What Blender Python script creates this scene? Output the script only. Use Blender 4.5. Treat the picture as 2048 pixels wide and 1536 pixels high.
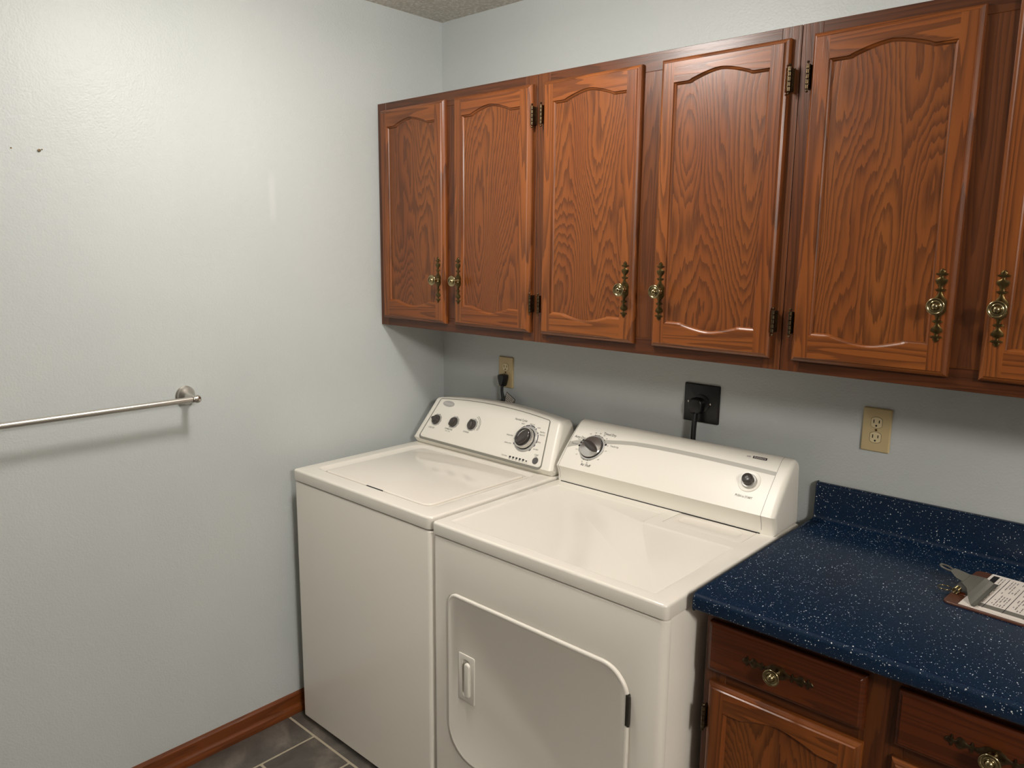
import bpy, bmesh, math, random
from mathutils import Vector, Matrix
from math import sin, cos, pi, radians, sqrt
S = bpy.context.scene
for o in list(bpy.data.objects): bpy.data.objects.remove(o)
COL = S.collection
random.seed(7)

# ------------------------------------------------------------------ camera
CAM = Vector((2.2583, -2.0635, 1.6330)); YAW, PIT, ROL, FPX = 0.7411, -0.1742, 0.0097, 1544.34
fw = Vector((-sin(YAW)*cos(PIT), cos(YAW)*cos(PIT), sin(PIT)))
rt = Vector((cos(YAW), sin(YAW), 0)); up = rt.cross(fw)
r2 = rt*cos(ROL) + up*sin(ROL); u2 = -rt*sin(ROL) + up*cos(ROL)
cd = bpy.data.cameras.new('camera'); cam = bpy.data.objects.new('camera', cd); COL.objects.link(cam)
M = Matrix((r2, u2, -fw)).transposed().to_4x4(); M.translation = CAM
cam.matrix_world = M; cd.sensor_width = 36; cd.lens = FPX/2048*36; cd.clip_start = .05
S.camera = cam

# ------------------------------------------------------------------ light
w = bpy.data.worlds.new('world'); S.world = w; w.use_nodes = True
w.node_tree.nodes['Background'].inputs[0].default_value = (1, .9, .78, 1)
w.node_tree.nodes['Background'].inputs[1].default_value = 0.0
def disc_light(name, loc, rad, power, col, spread=180):
    l = bpy.data.lights.new(name, 'AREA'); l.shape = 'DISK'; l.size = rad*2; l.energy = power; l.color = col
    l.spread = radians(spread)
    o = bpy.data.objects.new(name, l); COL.objects.link(o); o.location = loc; return o
def globe_light(name, loc, rad, power, col):
    l = bpy.data.lights.new(name, 'POINT'); l.shadow_soft_size = rad; l.energy = power; l.color = col
    o = bpy.data.objects.new(name, l); COL.objects.link(o); o.location = loc; return o
WARM = (1, .95, .895)
globe_light('ceiling_lamp_glow', (0.90, -0.98, 2.32), .11, 19, WARM)
disc_light('ceiling_lamp_light', (0.90, -0.98, 2.37), .13, 9.5, WARM)
globe_light('room_lamp_glow', (3.90, -2.13, 2.31), .20, 162, WARM)
S.view_settings.view_transform = 'Standard'; S.view_settings.look = 'None'
S.view_settings.gamma = 1; S.view_settings.use_curve_mapping = False
S.view_settings.exposure = 0.0

# ------------------------------------------------------------------ materials
def srgb(r, g, b):
    f = lambda c: (c/255/12.92) if c/255 <= .04045 else ((c/255+.055)/1.055)**2.4
    return (f(r), f(g), f(b), 1)
class N:
    """small helper round a node tree"""
    def __init__(s, name):
        s.m = bpy.data.materials.new(name); s.m.use_nodes = True; s.t = s.m.node_tree; s.b = s.t.nodes['Principled BSDF']
    def n(s, typ, ins=None, **kw):
        nd = s.t.nodes.new(typ)
        for k, v in kw.items(): setattr(nd, k, v)
        for k, v in (ins or {}).items():
            if isinstance(v, bpy.types.NodeSocket): s.t.links.new(v, nd.inputs[k])
            else: nd.inputs[k].default_value = v
        return nd
    def math(s, op, a, b=0.0, c=0.0):
        return s.n('ShaderNodeMath', {0: a, 1: b, 2: c}, operation=op).outputs[0]
    def obj(s): return s.n('ShaderNodeTexCoord').outputs['Object']
    def mapping(s, v, scale=(1, 1, 1), loc=(0, 0, 0)):
        return s.n('ShaderNodeMapping', {'Vector': v, 'Scale': scale, 'Location': loc}).outputs[0]
    def noise(s, v, scale=5., detail=2., rough=.5, dist=0.):
        return s.n('ShaderNodeTexNoise', {'Vector': v, 'Scale': scale, 'Detail': detail, 'Roughness': rough, 'Distortion': dist}).outputs['Fac']
    def ramp(s, f, stops, interp='LINEAR'):
        r = s.n('ShaderNodeValToRGB', {'Fac': f}); e = r.color_ramp; e.interpolation = interp
        while len(e.elements) < len(stops): e.elements.new(.5)
        for el, (p, c) in zip(e.elements, stops): el.position = p; el.color = c if len(c) == 4 else (*c, 1)
        return r.outputs[0]
    def mix(s, f, a, b, mode='MIX'):
        m = s.n('ShaderNodeMix', {}, data_type='RGBA', blend_type=mode)
        for i, v in ((0, f), (6, a), (7, b)):
            if isinstance(v, bpy.types.NodeSocket): s.t.links.new(v, m.inputs[i])
            else: m.inputs[i].default_value = v
        return m.outputs[2]
    def set(s, **kw):
        for k, v in kw.items():
            k = {'color': 'Base Color', 'rough': 'Roughness', 'metal': 'Metallic', 'spec': 'Specular IOR Level', 'coat': 'Coat Weight',
                 'coatr': 'Coat Roughness', 'normal': 'Normal', 'trans': 'Transmission Weight', 'alpha': 'Alpha'}[k]
            if isinstance(v, bpy.types.NodeSocket): s.t.links.new(v, s.b.inputs[k])
            else: s.b.inputs[k].default_value = v
        return s.m
    def bump(s, h, strength=.2, dist=.01):
        return s.n('ShaderNodeBump', {'Height': h, 'Strength': strength, 'Distance': dist}).outputs[0]

def plain(name, col, rough=.4, metal=0., **kw):
    a = N(name); nz = a.noise(a.obj(), 60, 2); v = a.math('MULTIPLY_ADD', nz, .06, rough-.03)
    return a.set(color=col, rough=v, metal=metal, **kw)

def paint_mat():
    a = N('wall_paint'); c = a.obj()
    orange = a.noise(c, 170, 2, .5); mid = a.noise(c, 45, 3, .55); big = a.noise(c, 2.2, 3)
    col = a.mix(a.ramp(big, [(.35, (0, 0, 0)), (.65, (1, 1, 1))]), srgb(187, 193, 192), srgb(191, 196, 195))
    # pale rubbed streak left on the paint of the left wall
    xyz = a.n('ShaderNodeSeparateXYZ', {0: c}); y, z = xyz.outputs[1], xyz.outputs[2]
    dy = a.math('ABSOLUTE', a.math('ADD', y, .728)); dz = a.math('ABSOLUTE', a.math('SUBTRACT', z, 1.785))
    m1 = a.ramp(dy, [(.004, (1, 1, 1)), (.016, (0, 0, 0))]); m2 = a.ramp(dz, [(.05, (1, 1, 1)), (.09, (0, 0, 0))])
    msk = a.math('MULTIPLY', a.math('MULTIPLY', m1, m2), .3)
    msk = a.math('MULTIPLY', msk, a.math('LESS_THAN', xyz.outputs[0], .01))
    col = a.mix(msk, col, srgb(212, 214, 212))
    h = a.math('ADD', a.math('MULTIPLY', orange, .5), a.math('MULTIPLY', mid, .5))
    return a.set(color=col, rough=.42, spec=.35, normal=a.bump(h, .65, .0028))
M_wall = paint_mat()

def ceiling_mat():
    a = N('popcorn_ceiling'); c = a.obj()
    v = a.n('ShaderNodeTexVoronoi', {'Vector': c, 'Scale': 95.}, feature='SMOOTH_F1'); nz = a.noise(c, 160, 4, .7)
    h = a.math('SUBTRACT', a.math('MULTIPLY', nz, 1.2), v.outputs['Distance'])
    col = a.ramp(h, [(.0, srgb(214, 208, 196)), (.32, srgb(230, 225, 214)), (.5, srgb(252, 250, 244))])
    return a.set(color=col, rough=.9, spec=.1, normal=a.bump(h, .7, .007))
M_ceil = ceiling_mat()

def wood_mat(name, horizontal=False, light=(134, 76, 31), dark=(58, 28, 11), fig=1.0, rough=.3, flame=True):
    a = N(name); c = a.obj(); rnd = a.n('ShaderNodeObjectInfo').outputs['Random']
    sh = a.n('ShaderNodeCombineXYZ', {0: a.math('MULTIPLY', rnd, 37.), 1: a.math('MULTIPLY', rnd, 11.), 2: a.math('MULTIPLY', rnd, 53.)}).outputs[0]
    v = a.n('ShaderNodeVectorMath', {0: c, 1: sh}, operation='ADD').outputs[0]
    if horizontal == 'y':
        s = a.n('ShaderNodeSeparateXYZ', {0: v}); v = a.n('ShaderNodeCombineXYZ', {0: s.outputs[2], 1: s.outputs[0], 2: s.outputs[1]}).outputs[0]
    elif horizontal:
        s = a.n('ShaderNodeSeparateXYZ', {0: v}); v = a.n('ShaderNodeCombineXYZ', {0: s.outputs[2], 1: s.outputs[1], 2: s.outputs[0]}).outputs[0]
    # growth-ring figure: contour lines of a slow field stretched along the grain
    if flame:
        f1 = a.noise(a.mapping(v, (6.0, .6, 1.5)), 1.0, 1.0, .4)
        f2 = a.noise(a.mapping(v, (75, 8, 7.)), 1.0, 3, .6)
        f = a.math('ADD', a.math('MULTIPLY', f1, 42.*fig), a.math('MULTIPLY', f2, 1.7))
    else:
        f1 = a.noise(a.mapping(v, (16, 2, .9)), 1.0, 1.5, .5)
        f2 = a.noise(a.mapping(v, (90, 8, 5)), 1.0, 2, .5)
        f = a.math('ADD', a.math('MULTIPLY', f1, 13.*fig), a.math('MULTIPLY', f2, .9))
    fr = a.math('FRACT', f)
    band = a.ramp(fr, [(0, (1, 1, 1)), (.16, (.95, .95, .95)), (.42, (.42, .42, .42)), (.66, (.05, .05, .05)), (.95, (.0, .0, .0)), (1, (.9, .9, .9))])
    pore = a.noise(a.mapping(v, (520, 60, 9)), 1.0, 2, .6); pm = a.ramp(pore, [(.30, (1, 1, 1)), (.44, (0, 0, 0))])
    tone = a.noise(a.mapping(v, (9, 2, 1.1)), 1.0, 2, .5)
    col = a.mix(a.ramp(tone, [(.3, (0, 0, 0)), (.7, (1, 1, 1))]), srgb(*light), srgb(int(light[0]*.90), int(light[1]*.84), int(light[2]*.8)))
    k = a.math('MULTIPLY', band, a.math('MULTIPLY_ADD', pm, .34, .56))
    pores = a.math('MULTIPLY', pm, a.math('MULTIPLY_ADD', band, .45, .16))
    col = a.mix(a.math('MAXIMUM', k, pores), col, srgb(*dark))
    h = a.math('MULTIPLY', a.math('ADD', band, pm), -.5)
    return a.set(color=col, rough=a.math('MULTIPLY_ADD', pore, .12, rough), spec=.4, coat=.10, coatr=.15, normal=a.bump(h, .22, .0006))
M_wv = wood_mat('oak_stile', False, flame=False)
M_wh = wood_mat('oak_rail', True, flame=False)
M_wp = wood_mat('oak_panel', False, (128, 73, 30), (56, 28, 12))
M_fv = wood_mat('oak_face_frame', False, (98, 54, 23), (56, 27, 11), flame=False)
M_fh = wood_mat('oak_face_rail', True, (86, 46, 20), (52, 26, 11), flame=False)
M_bs = wood_mat('oak_baseboard', 'y', (122, 66, 28), (82, 40, 16), flame=False)
M_dr_shaded = wood_mat('oak_drawer_shaded', True, (90, 42, 14), (54, 23, 8), flame=False)  # drawer stain darkened further, with the base cabinet's shade put into the colour
M_dark = plain('shadow_gap_black', (.006, .006, .006, 1), .8)

def enamel(name, col, rough=.12):
    a = N(name); c = a.obj(); h = a.noise(c, 260, 2, .5)
    return a.set(color=col, rough=rough, spec=.5, normal=a.bump(h, .05, .0006))
M_en = enamel('white_enamel', srgb(232, 227, 217))
M_enlid = enamel('white_lid_enamel', srgb(230, 224, 214), .09)
M_pl = enamel('white_plastic', srgb(233, 229, 218), .36)
M_plg = enamel('console_trim_grey', srgb(128, 126, 116), .3)
M_swoosh = enamel('swoosh_grey', srgb(180, 177, 168), .3)
M_grp = plain('printed_grey', srgb(88, 86, 84), .5)
M_print = plain('printed_black', srgb(28, 27, 30), .5)
M_blue = plain('printed_blue', srgb(30, 34, 62), .5)
M_knobd = plain('dark_knob', srgb(64, 59, 56), .2)
M_chr = plain('satin_silver', srgb(205, 202, 198), .2, .9)
M_silv = plain('silver_plastic', srgb(190, 188, 184), .3, .4)
M_nick = plain('brushed_nickel', srgb(196, 190, 180), .18, 1.)
M_satin = plain('satin_nickel', srgb(205, 200, 192), .33, 1.)
M_clip = plain('clip_metal', srgb(150, 145, 134), .3, .85)
M_hng = plain('dark_hinge', srgb(60, 56, 50), .35, .3)
M_blk = plain('black_plastic', srgb(12, 12, 13), .35)
M_rub = plain('black_cord', srgb(10, 10, 11), .5)
M_ivory = plain('ivory_plate', srgb(196, 176, 132), .35)
M_ivory2 = plain('ivory_receptacle', srgb(214, 198, 158), .35)
M_white = plain('paper_white', srgb(226, 218, 210), .7)
M_pgrey = plain('paper_grey', srgb(112, 108, 100), .7)
M_ptext = plain('paper_text', srgb(120, 112, 108), .7)
M_cu = plain('copper', srgb(190, 110, 80), .3, .9)

def brass_mat(name, lo, hi, rough):
    a = N(name); nz = a.noise(a.obj(), 90, 3, .6)
    col = a.ramp(nz, [(.3, lo), (.7, hi)])
    return a.set(color=col, rough=rough, metal=1.)
M_brass = brass_mat('antique_brass', srgb(70, 58, 36), srgb(112, 94, 58), .36)
M_knob = brass_mat('polished_brass', srgb(138, 122, 86), srgb(176, 160, 122), .17)
M_bronze = brass_mat('dark_bronze', srgb(70, 58, 44), srgb(112, 96, 72), .35)

def counter_mat():
    a = N('speckled_navy_laminate'); c = a.obj()
    base = a.mix(a.noise(c, 30, 3), srgb(7, 26, 48), srgb(11, 34, 58))
    out = base
    for sc, th, dens, col, st in ((620., .32, .84, srgb(120, 140, 158), .5), (330., .31, .88, srgb(214, 220, 222), 1.), (165., .24, .90, srgb(235, 238, 236), 1.)):
        wv = a.n('ShaderNodeTexNoise', {'Vector': c, 'Scale': sc*.6}).outputs['Color']
        vv = a.n('ShaderNodeVectorMath', {0: c, 1: a.n('ShaderNodeVectorMath', {0: wv, 1: (.7/sc,)*3}, operation='MULTIPLY').outputs[0]}, operation='ADD').outputs[0]
        v = a.n('ShaderNodeTexVoronoi', {'Vector': vv, 'Scale': sc}); s = a.n('ShaderNodeSeparateColor', {0: v.outputs['Color']})
        near = a.ramp(v.outputs['Distance'], [(th*.7, (1, 1, 1)), (th, (0, 0, 0))])
        sel = a.math('GREATER_THAN', s.outputs[0], dens)
        amp = a.math('MULTIPLY_ADD', s.outputs[1], .6, .4)
        out = a.mix(a.math('MULTIPLY', a.math('MULTIPLY', near, sel), a.math('MULTIPLY', amp, st)), out, col)
    return a.set(color=out, rough=.26, spec=.5, normal=a.bump(a.noise(c, 500, 2), .06, .0004))
M_ctr = counter_mat()

def slate_mat():
    a = N('slate_tile'); c = a.obj()
    n1 = a.noise(c, 7, 5, .65, .6); n2 = a.noise(c, 45, 5, .7); n3 = a.noise(c, 3, 2)
    col = a.ramp(n1, [(.3, srgb(62, 60, 57)), (.5, srgb(98, 93, 87)), (.7, srgb(142, 131, 119))])
    col = a.mix(a.math('MULTIPLY', n2, .5), col, srgb(70, 66, 64)); col = a.mix(a.math('MULTIPLY', n3, .3), col, srgb(92, 84, 74))
    return a.set(color=col, rough=.38, normal=a.bump(a.math('ADD', n1, a.math('MULTIPLY', n2, .4)), .5, .004))
M_slate = slate_mat(); M_grout = plain('grout', srgb(172, 161, 140), .9)
def board_mat():
    a = N('hardboard'); n1 = a.noise(a.obj(), 300, 3)
    return a.set(color=a.mix(n1, srgb(74, 44, 32), srgb(98, 60, 42)), rough=.35)
M_board = board_mat()

# ------------------------------------------------------------------ mesh helpers (world coordinates, then re-based)
def origin_of(p):
    v = Vector((0, 0, 0))
    while p is not None: v = v + p.location; p = p.parent
    return v
def obj(name, bm, mats, parent=None, loc=None, smooth=False, label=None, kind=None, recalc=True):
    """bm is in world coordinates; the object origin is put at loc (world), under parent (unrotated chain)"""
    if recalc: bmesh.ops.recalc_face_normals(bm, faces=bm.faces)
    me = bpy.data.meshes.new(name)
    loc = Vector(loc) if loc is not None else (origin_of(parent) if parent else Vector((0, 0, 0)))
    for v in bm.verts: v.co -= loc
    for f in bm.faces: f.smooth = bool(smooth) and (len(f.verts) <= 4 or smooth == 'all')
    bm.to_mesh(me); bm.free()
    for m in (mats if isinstance(mats, (list, tuple)) else [mats]): me.materials.append(m)
    o = bpy.data.objects.new(name, me); COL.objects.link(o)
    if parent: o.parent = parent; o.location = loc - origin_of(parent)
    else: o.location = loc
    if label: o['label'] = label
    if kind: o['kind'] = kind
    if smooth and smooth != 'all':
        try: me.set_sharp_from_angle(angle=radians(38))
        except Exception: pass
    return o
def thing(name, label, cat, loc, group=None):
    o = bpy.data.objects.new(name, None); COL.objects.link(o); o.location = loc; o.empty_display_size = .05
    return tag(o, label, cat, group)
def tag(o, label, cat, group=None):
    o['label'] = label; o['category'] = cat
    if group: o['group'] = group
    return o
def copy_tree(o, parent=None):
    c = o.copy(); COL.objects.link(c); c.parent = parent
    for ch in list(o.children): copy_tree(ch, c)
    return c
def box(bm, x0, x1, y0, y1, z0, z1, mi=0):
    vs = [bm.verts.new((x, y, z)) for z in (z0, z1) for x, y in ((x0, y0), (x1, y0), (x1, y1), (x0, y1))]
    fs = [(0, 1, 2, 3), (4, 5, 6, 7), (0, 1, 5, 4), (1, 2, 6, 5), (2, 3, 7, 6), (3, 0, 4, 7)]
    out = []
    for f in fs:
        g = bm.faces.new([vs[i] for i in f]); g.material_index = mi; out.append(g)
    return out
def bbox(bm, x0, x1, y0, y1, z0, z1, r=.003, seg=2, mi=0):
    fs = box(bm, x0, x1, y0, y1, z0, z1, mi)
    es = set(e for f in fs for e in f.edges)
    bmesh.ops.bevel(bm, geom=list(es), offset=r, segments=seg, affect='EDGES', profile=.5, material=mi)
def rrect(x0, x1, y0, y1, r, seg=6):
    """rounded rectangle loop, r = radius or (bl, br, tr, tl)"""
    if not isinstance(r, (tuple, list)): r = (r,)*4
    out = []
    for (cx, cy, a0, q) in ((x0, y0, pi, r[0]), (x1, y0, 1.5*pi, r[1]), (x1, y1, 0, r[2]), (x0, y1, .5*pi, r[3])):
        ox = cx + (q if cx == x0 else -q); oy = cy + (q if cy == y0 else -q)
        for i in range(seg+1):
            a = a0 + .5*pi*i/seg; out.append((ox+q*cos(a), oy+q*sin(a)))
    return out
def inset(loop, d):
    n = len(loop); out = []
    for i in range(n):
        p0, p, p1 = Vector(loop[i-1]), Vector(loop[i]), Vector(loop[(i+1) % n])
        a, b = (p-p0), (p1-p)
        if a.length < 1e-9: a = b
        if b.length < 1e-9: b = a
        a, b = a.normalized(), b.normalized()
        na, nb = Vector((-a.y, a.x)), Vector((-b.y, b.x)); m = (na+nb)
        if m.length < 1e-6: m = na
        m.normalize(); k = max(.5, m.dot(na)); q = p + m*(d/k); out.append((q.x, q.y))
    return out
XY = lambda a, b, h: Vector((a, b, h))          # loop in plan, h up
XZ = lambda a, b, h: Vector((a, -h, b))         # loop in elevation, h towards the viewer (-y)
YZ = lambda a, b, h: Vector((h, a, b))
def loft(bm, loops, mp, cap0=True, cap1=True, mi=0, closed=True):
    """loops: list of (2D loop, height)"""
    rings = [[bm.verts.new(mp(p[0], p[1], h)) for p in lp] for lp, h in loops]
    for A, B in zip(rings, rings[1:]):
        n = len(A)
        for i in range(n if closed else n-1):
            j = (i+1) % n
            f = bm.faces.new((A[i], A[j], B[j], B[i])); f.material_index = mi
    if cap0: bm.faces.new(rings[0][::-1]).material_index = mi
    if cap1: bm.faces.new(rings[-1]).material_index = mi
    return rings
def slab(bm, loop, h0, h1, mp=XY, r=.003, seg=3, r0=0, mi=0):
    L = []
    if r0:
        for i in range(seg+1):
            a = .5*pi*i/seg; L.append((inset(loop, r0*(1-sin(a))), h0+r0*(1-cos(a))))
    else: L.append((loop, h0))
    if r:
        for i in range(seg+1):
            a = .5*pi*i/seg; L.append((inset(loop, r*(1-cos(a))), h1-r+r*sin(a)))
    else: L.append((loop, h1))
    loft(bm, L, mp, mi=mi)
def lathe(bm, prof, c, ax, n=28, mi=0, caps=True):
    """prof = (radius, distance along ax)"""
    ax = Vector(ax).normalized(); t = Vector((0, 0, 1)) if abs(ax.z) < .9 else Vector((1, 0, 0))
    u = ax.cross(t).normalized(); v = ax.cross(u); c = Vector(c); rings = []
    for r, d in prof:
        if r < 1e-6: rings.append([bm.verts.new(c+ax*d)])
        else: rings.append([bm.verts.new(c+ax*d+(u*cos(2*pi*i/n)+v*sin(2*pi*i/n))*r) for i in range(n)])
    for A, B in zip(rings, rings[1:]):
        for i in range(n):
            j = (i+1) % n
            if len(A) == 1 and len(B) == 1: continue
            if len(A) == 1: f = bm.faces.new((A[0], B[j], B[i]))
            elif len(B) == 1: f = bm.faces.new((A[i], A[j], B[0]))
            else: f = bm.faces.new((A[i], A[j], B[j], B[i]))
            f.material_index = mi
    if caps:
        for R in (rings[0], rings[-1]):
            if len(R) > 1: bm.faces.new(R).material_index = mi
def tube(bm, pts, r, n=10, mi=0, flat=None):
    pts = [Vector(p) for p in pts]; rings = []; prev = None
    for i, p in enumerate(pts):
        d = (pts[min(i+1, len(pts)-1)] - pts[max(i-1, 0)]).normalized()
        if prev is None:
            t = Vector((0, 0, 1)) if abs(d.z) < .9 else Vector((1, 0, 0)); u = d.cross(t).normalized()
        else: u = (prev - d*prev.dot(d)).normalized()
        prev = u; v = d.cross(u); rr = r(i/(len(pts)-1)) if callable(r) else r
        rings.append([bm.verts.new(p+(u*cos(2*pi*k/n)*(flat or 1)+v*sin(2*pi*k/n))*rr) for k in range(n)])
    for A, B in zip(rings, rings[1:]):
        for i in range(n): bm.faces.new((A[i], A[(i+1) % n], B[(i+1) % n], B[i])).material_index = mi
    bm.faces.new(rings[0][::-1]).material_index = mi; bm.faces.new(rings[-1]).material_index = mi
def spline(P, k=8):
    P = [Vector(p) for p in P]; P = [P[0]*2-P[1]] + P + [P[-1]*2-P[-2]]; out = []
    for i in range(1, len(P)-2):
        for j in range(k):
            t = j/k; a, b, c, d = P[i-1:i+3]
            out.append(.5*((2*b)+(-a+c)*t+(2*a-5*b+4*c-d)*t*t+(-a+3*b-3*c+d)*t**3))
    out.append(P[-2]); return out
def cut(o, cutter_bm):
    """carve cutter out of mesh object o (world coords), result baked"""
    bmesh.ops.recalc_face_normals(cutter_bm, faces=cutter_bm.faces)
    me = bpy.data.meshes.new('tmp'); base = origin_of(o)
    for v in cutter_bm.verts: v.co -= base
    cutter_bm.to_mesh(me); cutter_bm.free(); c = bpy.data.objects.new('tmp', me); COL.objects.link(c)
    c.location = base
    md = o.modifiers.new('b', 'BOOLEAN'); md.operation = 'DIFFERENCE'; md.solver = 'EXACT'; md.object = c
    bpy.context.view_layer.update()
    dg = bpy.context.evaluated_depsgraph_get(); nm = bpy.data.meshes.new_from_object(o.evaluated_get(dg))
    o.modifiers.remove(md); old = o.data; nm.name = old.name; o.data = nm
    bpy.data.objects.remove(c); bpy.data.meshes.remove(me)
    try: nm.set_sharp_from_angle(angle=radians(38))
    except Exception: pass
FONTC = {}
def text_polys(txt):
    """flat glyph triangles of the built-in font: (verts2D, faces), centred, size 1"""
    if txt in FONTC: return FONTC[txt]
    cu = bpy.data.curves.new('t', 'FONT'); cu.body = txt; cu.align_x = 'CENTER'; cu.align_y = 'CENTER'; cu.resolution_u = 2
    o = bpy.data.objects.new('t', cu); COL.objects.link(o); bpy.context.view_layer.update()
    me = bpy.data.meshes.new_from_object(o.evaluated_get(bpy.context.evaluated_depsgraph_get()))
    r = ([(v.co.x, v.co.y) for v in me.vertices], [tuple(p.vertices) for p in me.polygons])
    bpy.data.objects.remove(o); bpy.data.curves.remove(cu); bpy.data.meshes.remove(me); FONTC[txt] = r; return r
def words(parent, mp, rows, off=.0005):
    for txt, x, s, size, mat, sx in rows:
        b = bmesh.new(); put_text(b, txt, mp, x, s, size, 0, sx, off=off)
        obj('lettering', b, mat, parent, recalc=False, loc=mp(x, s, 0))
def put_text(bm, txt, mp, x, s, size, mi=0, sx=1., rot=0., off=.0005):
    V, F = text_polys(txt); c, n = cos(rot), sin(rot)
    vs = [bm.verts.new(mp(x+(a*c*sx-b*n)*size, s+(a*n*sx+b*c)*size, off)) for a, b in V]
    for f in F:
        try: bm.faces.new([vs[i] for i in f]).material_index = mi
        except ValueError: pass
def put_strip(bm, inner, outer, mp, mi=0, off=.0004, closed=False):
    A = [bm.verts.new(mp(x, s, off)) for x, s in inner]; B = [bm.verts.new(mp(x, s, off)) for x, s in outer]
    n = len(A)
    for i in range(n if closed else n-1):
        j = (i+1) % n; bm.faces.new((A[i], A[j], B[j], B[i])).material_index = mi
def put_arc(bm, mp, x, s, r0, r1, a0, a1, mi=0, off=.0004, n=None):
    n = n or max(3, int(abs(a1-a0)*10))
    L = [radians(90)-(a0+(a1-a0)*i/n) for i in range(n+1)]
    put_strip(bm, [(x+r0*cos(a), s+r0*sin(a)) for a in L], [(x+r1*cos(a), s+r1*sin(a)) for a in L], mp, mi, off)
def put_rect(bm, mp, x, s, w_, h_, mi=0, off=.0004):
    vs = [bm.verts.new(mp(x+a*w_/2, s+b*h_/2, off)) for a, b in ((-1, -1), (1, -1), (1, 1), (-1, 1))]
    bm.faces.new(vs).material_index = mi
def put_disc(bm, mp, x, s, rx, ry, mi=0, off=.0004, n=28):
    bm.faces.new([bm.verts.new(mp(x+rx*cos(2*pi*i/n), s+ry*sin(2*pi*i/n), off)) for i in range(n)]).material_index = mi

# ------------------------------------------------------------------ room
RX, RY, H = 5.0, -3.4, 2.452
def plane_wall(name, x0, x1, y0, y1, z0, z1, mat):
    bm = bmesh.new(); box(bm, x0, x1, y0, y1, z0, z1); return obj(name, bm, mat, kind='structure')
plane_wall('wall_left', -.1, 0, RY-.1, .1, -.05, H+.05, M_wall)
plane_wall('wall_back', 0, RX, 0, .1, -.05, H+.05, M_wall)
M_taupe = plain('taupe_wall', srgb(108, 104, 96), .6)
plane_wall('wall_right', RX, RX+.1, RY-.1, .1, -.05, H+.05, M_taupe)
plane_wall('wall_front', 0, RX, RY-.1, RY, -.05, H+.05, M_taupe)
plane_wall('ceiling', 0, RX, RY, 0, H, H+.08, M_ceil)
# floor: grout bed with slate tiles laid in a modular pattern
bm = bmesh.new(); box(bm, 0, RX, RY, 0, -.08, -.002)
g = .0045
def tile(x0, x1, y0, y1):
    x0, x1, y0, y1 = max(x0, 0)+g, min(x1, RX)-g, max(y0, RY)+g, min(y1, 0)-g
    if x1-x0 < .01 or y1-y0 < .01: return
    slab(bm, rrect(x0, x1, y0, y1, .003, 2), -.003, 0, XY, .0015, 2, mi=1)
tile(0, .175, -1.36, -.76)
tile(0, .175, -1.96, -1.36)
for i in range(2): tile(.175+.2*i, .375+.2*i, -.96, -.76)
tile(.175, .575, -1.36, -.96); tile(.575, .975, -1.16, -.76)
for i in range(10):
    tile(-.05+.6*i, .55+.6*i, -.76, -.36); tile(.175+.6*i-.4, .175+.6*i+.2, -.36, 0)
    if i > 1: tile(.175+.4*i, .575+.4*i, -1.16, -.76)
    for j in range(6):
        y1 = (-1.36 if i == 0 else -1.16 if i > 0 else 0) - .4*j
        tile(.175+.4*i, .575+.4*i, y1-.4, y1)
tile(0, .175, -2.56, -1.96); tile(0, .175, -3.16, -2.56)
obj('floor', bm, [M_grout, M_slate], kind='structure', smooth=True)
# baseboard with stepped lower moulding
bm = bmesh.new()
prof = [(0, 0), (.021, 0), (.0215, .012), (.019, .024), (.0145, .030), (.013, .034), (.0125, .066), (.009, .0715), (0, .073)]
loft(bm, [([(p[0], p[1]) for p in prof], y) for y in (RY, 0)], lambda a, b, h: Vector((a, h, b)))
o = obj('baseboard_left', bm, None or M_bs, kind='structure'); o.rotation_euler = (0, 0, 0)

# ------------------------------------------------------------------ cabinet hardware and doors (built once, then copied)
def backplate_bm(sc=1.):
    half = [(.0, .0125), (.008, .0135), (.014, .0115), (.020, .006), (.026, .0032), (.0285, .0035), (.030, .0085), (.033, .010), (.0345, .004), (.038, .0032),
            (.041, .005), (.045, .009), (.0495, .0112), (.053, .0105), (.0555, .0055), (.0575, .0026), (.0605, .003), (.062, .010), (.0645, .0118),
            (.066, .005), (.069, .0058), (.072, .004), (.0745, .0005)]
    bm = bmesh.new(); pr = [(-z, w_) for z, w_ in half[::-1]] + half[1:]
    rows = []
    for z, w_ in pr:
        rows.append([bm.verts.new((x, y, z)) for x, y in ((-w_, 0), (-w_, -.0012), (-w_*.6, -.0024), (0, -.0029), (w_*.6, -.0024), (w_, -.0012), (w_, 0))])
    for A, B in zip(rows, rows[1:]):
        for i in range(6): bm.faces.new((A[i], A[i+1], B[i+1], B[i]))
    return bm
def knob_bm():
    bm = bmesh.new()
    lathe(bm, [(.009, 0), (.0085, .003), (.0055, .006), (.0052, .015), (.008, .019), (.0135, .0215), (.0168, .024), (.0175, .0262), (.0168, .0282), (.0145, .0285),
               (.0132, .0268), (.0112, .0262), (.0106, .0278), (.0094, .0278), (.0085, .0262), (.0078, .0282), (.0062, .0318), (.0035, .034), (0, .0347)], (0, 0, 0), (0, -1, 0), 32)
    return bm
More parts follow.
